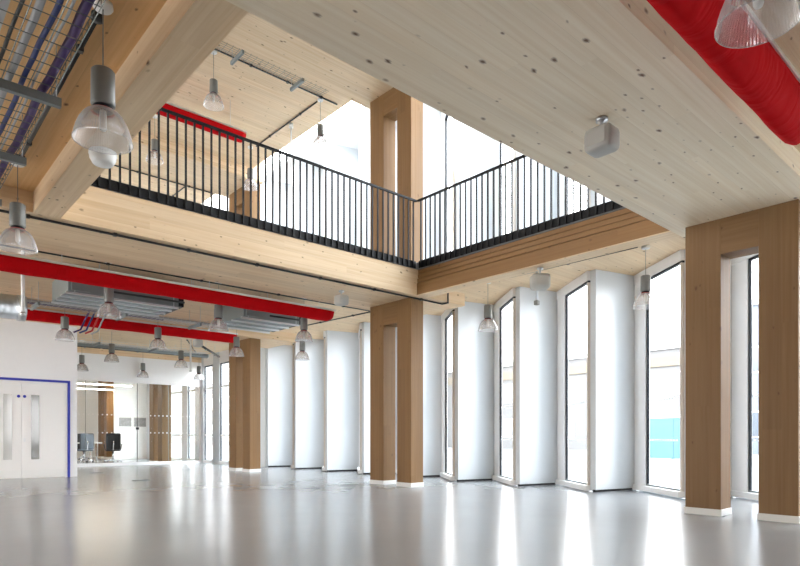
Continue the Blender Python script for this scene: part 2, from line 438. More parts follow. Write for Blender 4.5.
# ------------------------------------------------------------------ zigzag facade
WIN = [0]
def window(ax, ay, bx, by, z0, z1, dots=False, bars=(), jw=0.255):
    """glazed bay between root a (dark jamb) and nose b (pale jamb)"""
    WIN[0] += 1
    L = math.hypot(bx-ax, by-ay); rz = math.atan2(by-ay, bx-ax)
    f = MB()
    j = jw*L
    if j > 0.05: f.box(0, j, -0.045, 0.045, z0+0.12, z1, WHITE)
    f.box(j, j+0.03, -0.02, 0.02, z0+0.12, z1, DARK)
    f.box(j+0.03, L, -0.03, 0.03, z1-0.035, z1, DARK)
    f.box(L-0.04, L, -0.04, 0.05, z0+0.12, z1-0.035, BEIGE)
    f.box(0.0, L, -0.09, 0.09, z0+0.02, z0+0.12, WHITE, 0.008)
    f.box(j+0.03, L-0.04, -0.025, 0.025, z0+0.12, z0+0.15, STRUT)
    for zb in bars: f.box(j+0.03, L-0.04, -0.02, 0.02, zb, zb+0.06, WPLAST)
    o = struct(f.build('window_%d' % WIN[0], None, (ax, ay, 0))); o.rotation_euler = (0, 0, rz)
    MB().box(j+0.03, L-0.04, -0.006, 0.006, z0+0.15, z1-0.035, GLASS).build('pane', o)
    if dots:
        d = MB()
        n = int((L-j-0.15)/0.085)
        for zz in (0.93, 1.62):
            for k in range(n):
                x = j+0.09+k*0.085
                d.box(x, x+0.03, -0.011, -0.0065, zz-0.015, zz+0.015, DOT)
                d.box(x, x+0.03, 0.0065, 0.011, zz-0.015, zz+0.015, DOT)
        d.build('film_dots', o)

for lvl, (z0, z1, zh) in enumerate(((0.0, RC, 3.78), (F2, TOP, 8.55))):
    for i, y in enumerate(noses):
        ry = y-0.25
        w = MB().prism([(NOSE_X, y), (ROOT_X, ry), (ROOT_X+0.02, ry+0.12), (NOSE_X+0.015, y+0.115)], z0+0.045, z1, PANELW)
        struct(w.build('wall_right'))
        if lvl == 0:
            struct(MB().prism([(NOSE_X+.04, y+.03), (ROOT_X-0.03, ry+.04), (ROOT_X-.03, ry+0.10), (NOSE_X+0.05, y+0.09)], z0, z0+0.045, DARK).build('baseboard_right'))
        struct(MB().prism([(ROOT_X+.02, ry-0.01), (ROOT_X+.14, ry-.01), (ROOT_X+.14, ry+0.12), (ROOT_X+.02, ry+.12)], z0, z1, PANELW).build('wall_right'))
        if i+1 < len(noses):
            ny = noses[i+1]
            ax, ay, bx, by = ROOT_X+0.0, ry-0.02, NOSE_X+0.02, ny+0.13
            window(ax+0.015, ay, bx, by, z0, zh, dots=(lvl == 0 and 5 <= i <= 10))
            L = math.hypot(bx-ax, by-ay); dx, dy = (bx-ax)/L, (by-ay)/L; nx, nyy = dy, -dx
            h = MB().prism([(ax-nx*.05, ay-nyy*.05), (bx-nx*.05, by-nyy*.05), (bx+nx*.05, by+nyy*.05), (ax+nx*.05, ay+nyy*.05)], zh, z1, WHITE)
            struct(h.build('trim_head'))
    # plain part beyond: windows and white piers
    hz = 3.55 if lvl == 0 else zh
    last = YF
    for (wa, wb) in ((26.0, 25.2), (24.6, 23.1), (22.6, 21.85), (21.13, 20.33), (19.83, 19.03), (18.5, 17.7)):
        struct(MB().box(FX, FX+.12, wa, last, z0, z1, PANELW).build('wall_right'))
        window(FX+.06, wa, FX+.03, wb, z0, hz, bars=(1.0, 2.7) if lvl == 0 else (), jw=0.0)
        struct(MB().box(FX, FX+.12, wb, wa, hz, z1, WHITE).build('trim_head'))
        last = wb
    struct(MB().prism([(FX, last), (FX, noses[0]+.5), (9.63, noses[0]+0.12), (9.75, noses[0]+0.12), (FX+.12, last)], z0, z1, PANELW).build('wall_right'))
# solid edge of the floor slab outside
struct(MB().box(9.7, 9.82, YB-0.2, YB, 0, TOP, WHITE).build('wall_right'))

for k in range(13):
    st = (YF-YB-.2)/13; y = YB+k*st+.2
    WIN[0] += 1
    f = MB(); f.box(8.1, 8.16, y, y+st-.2, TOP+.08, TOP+.16, WHITE); f.box(9.39, 9.45, y, y+st-.2, TOP+.08, TOP+.16, WHITE)
    f.box(8.16, 9.39, y, y+.05, TOP+.08, TOP+.16, WHITE); f.box(8.16, 9.39, y+st-.25, y+st-.2, TOP+.08, TOP+.16, WHITE)
    fr = struct(f.build('window_%d' % WIN[0])); MB().box(8.16, 9.39, y+.05, y+st-.25, TOP+.11, TOP+.122, GLASS).build('pane', fr)

# ------------------------------------------------------------------ other walls (unseen; openings added to let fill daylight in)
def wall_with_openings(axis, c, a0, a1, zt, ops, name, m):
    w = MB()
    def bx(p, q, z0, z1):
        if axis == 'x': w.box(c-0.2, c, p, q, z0, z1, m)
        else: w.box(p, q, c-0.2, c, z0, z1, m)
    cuts = sorted(ops); last = a0
    for (p, q, z0, z1) in cuts:
        pass
    spans = sorted(set((p, q) for p, q, _, _ in ops))
    for p, q in spans:
        bx(last, p, 0, zt); zs = sorted((z0, z1) for pp, qq, z0, z1 in ops if (pp, qq) == (p, q)); lz = 0
        for z0, z1 in zs: bx(p, q, lz, z0); lz = z1
        bx(p, q, lz, zt); last = q
    bx(last, a1, 0, zt)
    return struct(w.build(name))
ops = []
for p in (7.4, 12.0):
    ops += [(p, p+4.2, 0.2, 3.5), (p, p+4.2, F2+0.9, 7.2)]
wall_with_openings('x', XL, YB, 16.4, UR+0.25, ops, 'wall_left', SLATE)
ops2 = []
for p in (6.6,):
    ops2 += [(p, p+2.4, 0.15, 3.5), (p, p+2.4, F2+0.3, 7.8)]
wall_with_openings('y', YB, XL-0.2, 9.7, TOP, ops2, 'wall_back', SLATE)
for axis, oo in (('x', ops), ('y', ops2)):
    for (p, q, z0, z1) in oo:
        WIN[0] += 1
        f = MB()
        for (a, b, c, d) in ((p, p+.06, z0, z1), (q-.06, q, z0, z1), (p+.06, q-.06, z0, z0+.06), (p+.06, q-.06, z1-.06, z1), ((p+q)/2-.03, (p+q)/2+.03, z0+.06, z1-.06)):
            if axis == 'x': f.box(XL-.14, XL-.06, a, b, c, d, DARK)
            else: f.box(a, b, YB-.14, YB-.06, c, d, DARK)
        fr = struct(f.build('window_%d' % WIN[0]))  # unseen window, added as a source of fill daylight
        g = MB()
        if axis == 'x': g.box(XL-.105, XL-.095, p+.06, q-.06, z0+.06, z1-.06, GLASS)
        else: g.box(p+.06, q-.06, YB-.105, YB-.095, z0+.06, z1-.06, GLASS)
        g.build('pane', fr)
# wall with the double door
YW, WX1 = 16.34, 3.95
w = MB()
DX0, DX1, DZ = 1.76, 3.785, 2.35
w.box(XL-0.2, DX0, YW, YW+0.2, 0, S, WHITE); w.box(DX1, WX1, YW, YW+0.2, 0, S, WHITE); w.box(DX0, DX1, YW, YW+0.2, DZ, S, WHITE)
struct(w.build('wall_far'))
struct(MB().box(WX1-0.2, WX1, YW+0.2, 21.31, 0, S, WHITE).build('wall_side'))
struct(MB().box(DX1, WX1, YW-0.012, YW, 0, 0.1, WHITE).build('baseboard_far'))
dr = MB()
for (a, b, z0, z1) in ((DX0, DX0+.055, 0, DZ), (DX1-.055, DX1, 0, DZ), (DX0+.055, DX1-.055, DZ-.055, DZ)):
    dr.box(a, b, YW-0.03, YW+0.1, z0, z1, BLUE)
for (a, b, z0, z1) in ((DX0+.055, DX0+.1, 0, DZ-.055), (DX1-.1, DX1-.055, 0, DZ-.055), (DX0+.1, DX1-.1, DZ-.1, DZ-.055)):
    dr.box(a, b, YW-0.01, YW+0.1, z0, z1, DOORW)
door = struct(dr.build('door_1'))
for k, (a, b) in enumerate(((DX0+.1, 2.770), (2.774, DX1-.1))):
    lf = MB().box(a, b, YW+0.01, YW+0.055, 0.012, DZ-.103, DOORW, 0.003).build('door_leaf', door)
    va, vb = ((2.965, 3.13) if k else (2.41, 2.575))
    v = MB().box(va-.02, vb+.02, YW+0.004, YW+0.012, 0.43, 1.99, DOORW).build('panel_frame', lf)
    MB().box(va, vb, YW-0.002, YW+0.006, 0.45, 1.97, SMOKE if k else SMOKEL).build('vision_panel', lf)
    MB().box(a+.01, b-.01, YW+0.007, YW+0.012, 0.03, 0.2, ALU if False else WPLAST).build('kick_plate', lf)
    hx = 2.83 if k else 2.71
    mb = MB(); mb.lathe([(0.0001, -.004), (0.034, -.004), (0.034, 0.004), (0.0001, 0.004)], BLUE, 20)
    s_ = mb.build('door_sign', lf); s_.rotation_euler = (PI/2, 0, 0); s_.location = (hx, YW+0.004, 1.93)
    if k:
        MB().box(hx-.02, hx+.02, YW-0.004, YW+0.012, 0.86, 0.95, ALU).build('lock_plate', lf)

# ------------------------------------------------------------------ glazed partition and meeting room
YP = 21.31
struct(MB().box(WX1, FX, YP, YP+0.13, 2.82, S, WHITE).build('wall_header'))
struct(MB().box(WX1, FX, YP-0.02, YP+0.12, 0.0, 0.1, WHITE).build('baseboard_partition'))
pt = thing('glass_partition', 'full height glass partition under the white header, meeting room behind', 'partition', (7, YP, 0.09))
xs = [WX1, 5.2, 6.6, 8.02, 9.0, 9.78]
xs = [WX1, 6.1, 9.03, 9.78]
px138 = 8.62
xs = [WX1, 5.4, 7.03, 8.1, 9.27]
for a, b in zip(xs, xs[1:]):
    MB().box(a-7+.008, b-7-.008, 0.04, 0.052, 0, 2.72, GLASSG).build('glass_panel', pt)
for x in (5.4, 8.1): MB().box(x-7-.006, x-7+.006, 0.036, 0.056, 0, 2.72, STRUT).build('joint', pt)
for x in (7.03,): MB().box(x-7-.006, x-7+.006, 0.03, 0.06, 0, 2.72, DARK).build('joint', pt)
MB().box(9.27-7-.03, 9.27-7+.03, 0.02, 0.08, 0, 2.72, WPLAST).build('end_channel', pt)
d = MB()
for zz in (1.02, 1.62):
    for k in range(36):
        x = -2.95+k*0.142
        d.box(x, x+0.04, 0.034, 0.039, zz-.02, zz+.02, DOT)
d.build('film_dots', pt)
MB().box(7.03-7-.05, 7.03-7+.05, 0.015, 0.039, 0.78+.35, 0.78+.43, DARK).build('door_lock', pt)
# room behind
struct(MB().box(XL, WX1-.2, YP, YP+0.2, 0, TOP, WHITE).build('wall_far'))
w = MB(); w.box(WX1-.2, 7.4, 30.6, 30.8, 0, RC, WZ); struct(w.build('wall_end'))
struct(MB().box(7.4, FX, 30.6, 30.8, 0, RC, WHITE).build('wall_end'))
struct(MB().box(WX1-.2, WX1, YP+.2, 30.6, 0, RC, WHITE).build('wall_side'))
struct(MB().box(XL, FX, YF-.2, YF, F2, TOP, WHITE).build('wall_end'))
struct(MB().box(7.95, FX, 27.0, 27.1, 0, S, WHITE).build('wall_screen'))
for k, x in enumerate((8.38, 9.0)):
    o = thing('picture_frame', ['grey print pinned on the white wall behind the glass, nearer the timber columns',
                                'grey print pinned on the white wall behind the glass, nearer the windows'][k], 'picture', (x, 26.99, 1.6))
    wd = 0.28
    MB().box(-wd, wd, -0.01, 0.008, -.22, .22, WPLAST).build('backing', o); MB().box(-wd+.03, wd-.03, -0.014, -0.01, -.19, .19, PRINT).build('print', o)

# ------------------------------------------------------------------ portal columns
def portal(label, y_far, y_near, z0, z1, legs, zl, loc):
    t = thing('portal_column', label, 'column', loc)
    for (a, b) in legs:
        l = MB().box(0, 0.33, a, b, 0, z1-z0, WCOL, 0.004).build('leg', t)
        if z0 == 0: MB().box(-0.012, 0.342, a-.012, b+.012, 0, 0.085, WPLAST, 0.004).build('base_trim', l)
    MB().box(0.004, 0.326, legs[1][1], legs[0][0], zl-z0, z1-z0, WLIN).build('lintel', t)
    reg(t); return t
LEGS = [(0.83, 1.26), (0.0, 0.41)]
CY = 2.036
low = portal('shade-darkened timber portal column nearest the camera, against the windows', 0, 0, 0, S, LEGS, 3.26, (7.924, CY, 0))
dup(low, (7.924, CY+P-.02, 0), 'timber portal column under the corner of the railings')
dup(low, (7.924, CY+2*P, 0), 'slim timber portal column between the white facade panels and the far windows')
dup(low, (7.924, CY+3*P, 0), 'timber portal column just in front of the glass partition')
dup(low, (7.924, CY+4*P, 0), 'timber portal column inside the meeting room behind the office chairs')
LEGS = [(0.83, 1.26), (0.0, 0.41)]
up = portal('upper timber portal column rising behind the corner of the black railings', 0, 0, F2, US, LEGS, 7.55, (7.924, CY+P-.02, F2))
dup(up, (7.924, CY+2*P, F2), 'upper timber portal column behind the hanging lamps of the gallery')
dup(up, (7.924, CY, F2), 'upper timber portal column above the nearest portal column, hidden by the slab')
dup(up, (7.924, CY+3*P, F2), 'upper timber portal column at the far end of the gallery')

# ------------------------------------------------------------------ railings
RZ, PB, PTZ = 5.51, 4.21, 4.345
def railing(label, ax, length, loc):
    t = thing('railing', label, 'railing', loc)
    # local axis runs along +x for length; the room side of the void is -y
    def B(m, x0, x1, y0, y1, z0, z1, name):
        mb = MB()
        if ax == 'x': mb.box(x0, x1, y0, y1, z0, z1, m)
        else: mb.box(y0, y1, x0, x1, z0, z1, m)
        return mb.build(name, t)
    B(BLACK, 0, length, -0.012, 0.0, 0, PTZ-PB, 'fascia_plate')
    B(BLACK, -0.03, length, -0.05, -0.012, RZ-PB-0.035, RZ-PB, 'handrail')
    n = int(length/0.126)
    mb = MB()
    if ax == 'x': mb.box(-.012, .012, -0.037, -0.012, 0.0, RZ-PB-0.035, BALU)
    else: mb.box(-0.037, -0.012, -.012, .012, 0.0, RZ-PB-0.035, BALU)
    first = mb.build('baluster', t)
    first.location = (0.05, 0, 0) if ax == 'x' else (0, 0.05, 0)
    for k in range(1, n):
        b = first.copy(); COL.objects.link(b); b.parent = t
        b.location = (0.05+k*0.126, 0, 0) if ax == 'x' else (0, 0.05+k*0.126, 0)
    return t
railing('longer black steel railing with upright bars on the front edge of the gallery', 'x', X1-X0R-.05, (X0R+.01, STRIP[3][0], PB))
railing('shorter black steel railing with upright bars above the shade-darkened grooved beam', 'y', STRIP[3][0]-STRIP[2][1]-.07, (X1, STRIP[2][1]+.01, PB))

# ------------------------------------------------------------------ pendant lamps
def make_pendant(label, loc, drop=0.94, group='pendant lamps'):
    t = thing('pendant_lamp', label, 'lamp', loc, 0, group)      # loc is on the ceiling
    r = drop
    MB().lathe([(0.0001, 0), (0.062, 0), (0.065, -0.03), (0.058, -0.04), (0.0001, -0.042)], WPLAST, 24).build('ceiling_rose', t)
    MB().tube([(0, 0, -0.04), (0, 0, -r+0.478)], 0.004, GREYM, 6).build('cord', t)
    z = -r
    h = MB(); h.lathe([(0.0001, z+.482), (0.066, z+.482), (0.075, z+.472), (0.077, z+.247), (0.073, z+.237), (0.0001, z+.237)], GREYM, 28)
    hb = h.build('housing', t)
    k = MB(); k.lathe([(0.0001, z+.237), (0.06, z+.237), (0.066, z+.227), (0.066, z+.208), (0.0001, z+.208)], DARK, 28); k.build('vent_collar', t)
    v = MB(); v.lathe([(0.072, z+.197), (0.078, z+.197), (0.078, z+.208), (0.066, z+.210)], REDRING, 28)
    v.build('collar_ring', t)
    s = MB()
    prof = [(0.072, .232), (0.088, .228), (0.108, .213), (0.130, .185), (0.150, .145), (0.166, .10), (0.178, .055), (0.185, 0.012), (0.190, 0.004), (0.190, -0.004), (0.185, -0.004)]
    s.lathe([(a, z+b*.88) for a, b in prof], SHADE, 48)
    s.build('shade', t)
    b = MB(); b.lathe([(0.0001, z+.07), (0.018, z+.075), (0.024, z+.09), (0.024, z+.16), (0.02, z+.207)], BULB, 20)
    b.build('bulb', t)
    reg(t); return t
ZR = RC
pend = make_pendant('large pendant lamp hanging beside the purple cable basket, higher of two', (1.22, 4.39, ZR))
lamps = [
 ((1.24, 7.53, ZR), 'pendant lamp beside the edge beam corner, lower of the two by the cable basket'),
 ((3.24, 1.0, ZR), 'pendant lamp cropped by the top edge, in front of the near red duct'),
 ((3.08, 10.75, ZR), 'pendant lamp hanging under the left part of the front red duct, farthest from the columns'),
 ((5.04, 10.78, ZR), 'pendant lamp hanging under the middle of the front red duct'),
 ((6.95, 10.78, ZR), 'pendant lamp under the rounded end of the front red duct'),
 ((8.61, 13.43, ZR), 'small pendant lamp in front of the white zigzag panels, just below the duct-end lamp'),
 ((3.15, 14.01, ZR), 'pendant lamp against the white wall above the double door corner'),
 ((5.05, 13.95, ZR), 'pendant lamp under the middle of the rear red duct'),
 ((7.0, 13.95, ZR), 'pendant lamp in front of the slim column at the rear red duct end'),
 ((6.92, 17.27, ZR), 'small pendant lamp beside the pale drop pipe over the partition header'),
 ((5.01, 17.24, ZR), 'small pendant lamp before the white header, above the office chairs'),
 ((7.13, 21.09, ZR), 'smallest pendant lamp in the middle of the white header'),
 ((8.94, 20.7, ZR), 'small pendant lamp by the far windows next to the partition corner'),
 ((5.02, 20.24, ZR), 'pendant lamp half hidden by the white wall corner'),
 ((8.86, 7.36, ZR), 'pendant lamp hanging before the window wall under the balcony, left of the pole'),
 ((9.06, 4.37, ZR), 'pendant lamp hanging before the window beside the near portal column'),
 ((4.95, 10.8, UR), 'upper storey pendant lamp under the cable basket end, above the railing'),
 ((7.38, 10.8, UR), 'upper storey pendant lamp before the white wall next to the conduit junction'),
 ((7.28, 13.76, UR), 'upper storey pendant lamp seen through the railing by the far upper column'),
 ((4.95, 13.87, UR), 'upper storey pendant lamp seen through the railing beneath the red duct'),
]
ubase = None
for loc, lab in lamps:
    if loc[2] == UR:
        if ubase is None: ubase = make_pendant(lab, loc, 1.04)
        else: dup(ubase, loc, lab)
    else: dup(pend, loc, lab)

# ------------------------------------------------------------------ red fabric ducts
def duct(label, x0, x1, y, z, a=0.15, b=0.25):
    t = thing('fabric_duct', label, 'air duct', ((x0+x1)/2, y, z))
    m = MB(); n = 16; nx = 60; hl = (x1-x0)/2
    rings = []
    xs = [-hl+2*hl*i/nx for i in range(nx+1)]
    rnd = random.Random(int(y*100))
    for i, x in enumerate(xs):
        sag = 1+0.012*math.sin(x*7.3+y)+0.01*math.sin(x*17.1)
        endk = 1.0
        if i >= nx-1: endk = (0.97, 0.75)[i-(nx-1)]
        xx = x+(0.0 if i < nx else 0.0)
        ring = []
        for k in range(n+1):
            th = PI*k/n
            rr = sag*endk*(1+0.015*math.sin(9*th+x*5))
            ring.append(m.bm.verts.new((xx+ (0.05*math.sin(th) if i == nx-1 else 0), -a*math.cos(th)*min(1, rr), -b*math.sin(th)*rr)))
        rings.append(ring)
    for A, B in zip(rings, rings[1:]):
        for k in range(n): m.face([A[k], A[k+1], B[k+1], B[k]], RED, True)
        m.face([A[n], A[0], B[0], B[n]], RED)
    m.face(rings[0], RED); m.face(rings[-1][::-1], RED)
    m.build('fabric', t)
    for s in (-1, 1): MB().box(-hl, hl, s*a-.012, s*a+.012, 0, 0.035, ALU).build('rail', t)
    for k in range(max(2, int(hl))):
        x = -hl+0.6+k*(2*hl-1.0)/max(1, int(hl)-1) if int(hl) > 1 else 0
        top = (UR if z > 6 else RC)-z
        MB().tube([(x, -a, 0.03), (x, -a, top)], 0.004, GALV, 6).build('hanger', t)
    return t
duct('near red fabric air duct running overhead beside the cropped lamp', -2.0, 5.75, 1.47, 3.62)
duct('front red fabric air duct beyond the strip with the long railing', -3.0, 7.25, 10.22, 3.57, .15, .20)
duct('rear red fabric air duct in front of the slim timber column', 1.35, 7.15, 14.32, 3.59, .15, .20)
duct('upper storey red fabric air duct seen above the long railing', -1.0, 6.35, 12.3, 7.72, .15, .18)

# ------------------------------------------------------------------ conduits
def conduit(label, pts, r=0.016, clips=1.1, z=None, m=CONDUIT, boxes=()):
    t = thing('conduit', label, 'conduit', pts[0])
    o = Vector(pts[0]); q = [Vector(p)-o for p in pts]
    MB().tube(q, r, m, 8).build('pipe', t)
    k = 0
    for a, b in zip(q, q[1:]):
        L = (b-a).length
        if abs((b-a).normalized().z) > 0.5: continue
        n = int(L/clips)
        for i in range(n):
            p = a+(b-a)*((i+0.5)/max(n, 1)); k += 1
            if k > 12: break
            MB().box(p.x-.022, p.x+.022, p.y-.022, p.y+.022, p.z-r-.004, p.z+r+.004, m).build('clip', t)
    for p in boxes:
        p = Vector(p)-o
        mb = MB(); mb.lathe([(0.0001, -.03), (0.035, -.03), (0.04, -.025), (0.04, .025), (0.0001, .025)], m, 16, p); mb.build('junction_box', t)
    return t
ZS = S-0.022; ZB = RC-0.024
conduit('black conduit along the near lower edge of the strip below the long railing', [(-1, 8.46, ZS), (4, 8.46, ZS), (8.75, 8.46, ZS), (8.75, 8.31, ZS)], 0.017, 1.0)
conduit('short black conduit riser at the end of the strip above the window panels', [(8.75, 8.30, ZS-.017), (8.75, 8.30, RC)], 0.017)
conduit('black conduit linking the lamp roses above the front red duct', [(-1, 10.67, 3.865), (8.7, 10.67, 3.865)], 0.014, 1.4)
conduit('black conduit crossing the ceiling between the ducts and the column under the railing corner', [(8.72, 10.72, 3.865), (8.66, 13.34, 3.9)], 0.016, 1.2)
conduit('black conduit on the timber boards between the two big lamps and the cable basket', [(1.22, 4.50, ZB), (1.24, 7.4, ZB)], 0.018, 0.9, boxes=((1.22, 4.52, ZB), (1.24, 7.36, ZB)))
conduit('thin dark conduit running under the balcony soffit to the window lamp', [(8.96, 4.45, RC-.014), (8.92, 6.9, RC-.014)], 0.011, 1.5)
conduit('black conduit behind the rear red duct before the header wall', [(4.2, 17.15, ZB), (9.0, 17.15, ZB)], 0.014, 1.2)
conduit('lower black conduit on the far strip above the white header', [(4.2, 16.65, ZB), (7.0, 16.65, ZB)], 0.018, 1.2)
conduit('black conduit on the upper ceiling beside the upper cable basket', [(3.6, 10.70, UR-.022), (7.75, 10.70, UR-.022)], 0.016, 0.8)
conduit('black conduit branching across the upper ceiling towards the far upper column', [(7.36, 10.9, UR-.022), (7.36, 13.6, UR-.022)], 0.016, 1.0)
conduit('thin black conduit on the far upper ceiling seen through the railing', [(4.7, 16.40, US-.022), (7.5, 16.40, US-.022)], 0.018, 1.0)
conduit('short black conduit crossing the far upper ceiling seen through the railing', [(7.0, 16.5, UR-.022), (7.0, 18.6, UR-.022)], 0.018, 1.0)
conduit('black conduit crossing the white header bay to the far windows', [(7.05, 17.3, ZB-.01), (8.8, 20.6, ZB-.01)], 0.014, 1.0)

# ------------------------------------------------------------------ wire cable baskets
def basket(label, p0, length, w, axis, depth=0.06, rungs=0.1, top=RC, hang=1.3, bar=(0.1, 0.12), m=GALV, cat='cable basket'):
    t = thing('cable_basket', label, cat, p0)
    mb = MB(); r = 0.0035
    def pt(l, s, z): return (l, s, z) if axis == 'x' else (s, l, z)
    for k in range(6):
        s = -w/2+w*k/5
        mb.tube([pt(0, s, 0), pt(length, s, 0)], r, m, 4)
    for s in (-w/2, w/2):
        mb.tube([pt(0, s, depth), pt(length, s, depth)], r, m, 4)
    n = int(length/rungs)
    for k in range(n+1):
        l = k*rungs
        mb.tube([pt(l, -w/2, depth), pt(l, -w/2, 0), pt(l, w/2, 0), pt(l, w/2, depth)], r, m, 4)
    mb.build('wire_mesh', t)
    n = max(1, int(length/hang))
    for k in range(1 if m is WIRE else 0, n):
        l = hang*(k+0.5)
        h = MB()
        a, b = pt(l-.022, -w/2-bar[0], -.052), pt(l+.022, w/2+bar[1], -.006)
        h.box(min(a[0], b[0]), max(a[0], b[0]), min(a[1], b[1]), max(a[1], b[1]), -.072, -.006, STRUT)
        hb = h.build('support_bar', t)
        for s in (-w/2-bar[0]+.03, w/2+bar[1]-.03):
            x, y, _ = pt(l, s, 0)
            MB().tube([(x, y, -.06), (x, y, top-p0[2])], 0.005, GALV, 6).build('hanger_rod', hb)
    return t
def cable(label, pts, r, m, n=8, group=None):
    o = Vector(pts[0]); mb = MB(); mb.tube([Vector(p)-o for p in pts], r, m, n)
    c = mb.build('cable_bundle', None, pts[0]); return tag(c, label, 'cable', group)
ZT = 3.56
basket('wire cable basket with purple cables on the timber ceiling beside the big pendant lamps', (0.66, 3.15, ZT), 5.2, 0.80, 'y', bar=(.25, .06), hang=1.3, m=WIRE, rungs=.14)
rnd = random.Random(3)
def wob(x, z, y0=3.0, y1=8.2, a=0.015, n=24):
    ph = rnd.random()*6
    return [(x+a*math.sin(i*0.9+ph)+a*.6*math.sin(i*2.1+ph), y0+(y1-y0)*i/n, z) for i in range(n+1)]
cable('thick purple cable bundle tied along the outer edge of the wire basket', wob(1.01, ZT+.04, a=.006), 0.030, PURPLE)
cable('blue cable bundle next to the purple bundle in the wire basket', wob(0.87, ZT+.03, a=.005), 0.018, BLUEC)
cable('grey cable bundle beside the blue bundle in the wire basket', wob(0.79, ZT+.035, a=.003), 0.024, GREYC)
cable('thin grey cable along the outer half of the wire basket', wob(0.93, ZT+.02, a=.004), 0.009, GREYC)
cable('black cable between the blue bundle and the pale trunking', wob(0.705, ZT+.03, a=.003), 0.012, CONDUIT)
t = thing('cable_trunking', 'pale perforated metal trunking lying in the wire basket at the photo edge', 'trunking', (0.60, 3.2, ZT+.012))
MB().box(-.05, .05, 0, 5.1, 0, .008, GALV).build('base', t)
for q in (-.05, .046): MB().box(q, q+.004, 0, 5.1, .008, .05, GALV).build('side', t)
basket('wire cable basket on the upper ceiling beside the black conduit', (4.55, 10.30, UR-.2), 2.6, 0.30, 'x', top=UR, hang=1.3, bar=(.05, .12), rungs=.12, m=STRUT)
basket('long cable basket hung between the two red ducts', (-1.5, 13.42, 3.57), 8.2, 0.45, 'x', hang=1.6)
basket('cable basket in front of the white header wall', (4.1, 18.3, 3.62), 4.0, 0.5, 'x', hang=1.6)
cable('grey cables lying in the basket between the red ducts', [(-1.5, 13.34, 3.607), (6.6, 13.34, 3.607)], 0.03, GREYC)
cable('purple cables lying in the basket between the red ducts', [(-1.5, 13.5, 3.602), (4.0, 13.5, 3.602), (5.0, 13.48, 3.602)], 0.025, PURPLE)
for k, (mm, nm) in enumerate(((PURPLE, 'purple'), (BLUEC, 'blue'), (REDC, 'red'), (GREYC, 'grey'))):
    x = 3.55+k*0.11
    cable(nm+' cable looping down from the basket in front of the rear red duct', [(x, 13.66, 3.66), (x, 13.78, 3.60), (x-.05, 13.88, 3.45), (x-.12, 13.92, 3.25), (x-.25, 13.95, 3.18)], 0.018, mm)

# ------------------------------------------------------------------ fan coil units, ducts
def fan_coil(label, x0, x1, y0, y1, z0, z1):
    t = thing('fan_coil_unit', label, 'air unit', ((x0+x1)/2, (y0+y1)/2, z0))
    hx, hy, h = (x1-x0)/2, (y1-y0)/2, z1-z0
    MB().box(-hx, hx, -hy, hy, 0.03, h, STRUT, 0.006).build('casing', t)
    for k in range(4):
        y = -hy+0.06+k*(2*hy-.12)/3
        MB().box(-hx-.02, hx+.02, y-.022, y+.022, 0, 0.03, ALU).build('rail', t)
    MB().box(-hx+.05, -hx+.35, -hy-.05, -hy, 0.05, h-.05, STRUT).build('control_box', t)
    MB().box(hx-.02, hx+.12, -hy+.05, hy-.05, 0.05, h-.03, DARK).build('grille', t)
    MB().tube([(-hx+.6, -hy-.03, 0.12), (hx+.1, -hy-.03, 0.12)], .02, CONDUIT).build('pipe', t)
    for sx in (-1, 1):
        for sy in (-1, 1): MB().tube([(sx*(hx-.1), sy*(hy+.02), 0), (sx*(hx-.1), sy*(hy+.02), RC-z0)], .006, GALV, 6).build('hanger_rod', t)
    return t
fan_coil('galvanised fan coil unit behind the front red duct by the spiral duct', 2.6, 4.5, 11.35, 12.5, 3.44, 3.84)
fan_coil('galvanised fan coil unit behind the front red duct near the slim column', 5.85, 7.2, 11.35, 12.75, 3.44, 3.84)
t = thing('spiral_duct', 'round galvanised spiral air duct hanging by the top of the white door wall', 'air duct', (-0.45, 12.85, 3.35))
mb = MB(); mb.tube([(-3, 0, 0), (2.6, 0, 0)], 0.22, SPIRAL, 32); mb.build('duct_body', t)
mb = MB(); mb.tube([(2.55, 0, 0), (2.68, 0, 0)], 0.235, GALV, 32); mb.build('end_collar', t)
mb = MB(); mb.tube([(2.1, -.0, .2), (2.1, 0, RC-3.32)], .006, GALV, 6); mb.build('hanger_rod', t)
t = thing('drop_pipe', 'short white vertical pipe hanging beside the spiral duct', 'pipe', (1.9, 11.1, RC))
MB().tube([(0, 0, 0.004), (0, 0, -1.0)], .028, WPLAST, 12).build('pipe', t); MB().lathe([(0.0001, -1.03), (.045, -1.03), (.045, -.98), (0.0001, -.98)], GALV, 16).build('end_fitting', t)
t = thing('drop_pipe', 'short white vertical pipe hanging beside the small lamp over the header', 'pipe', (7.3, 17.5, RC))
MB().tube([(0, 0, 0), (0, 0, -1.0)], .028, WPLAST, 12).build('pipe', t); MB().lathe([(0.0001, -1.03), (.04, -1.03), (.04, -.98), (0.0001, -.98)], GALV, 16).build('end_fitting', t)
t = thing('drop_pipe', 'thin white pole hanging from the upper ceiling conduit before the white wall', 'pipe', (7.45, 12.1, UR))
MB().tube([(0, 0, 0), (0, 0, -1.1)], .02, WPLAST, 10).build('pipe', t); MB().lathe([(0.0001, -.1), (.05, -.1), (.05, 0), (0.0001, 0)], WPLAST, 16).build('ceiling_plate', t)
t = thing('sensor_pole', 'thin pole with a small sensor head hanging below the balcony speaker', 'sensor', (9.0, 6.35, RC))
MB().tube([(0, 0, 0), (0, 0, -.52)], .024, GALV, 10).build('pole', t); MB().box(-.04, .04, -.04, .04, -.60, -.52, GREYM, .008).build('sensor_head', t)

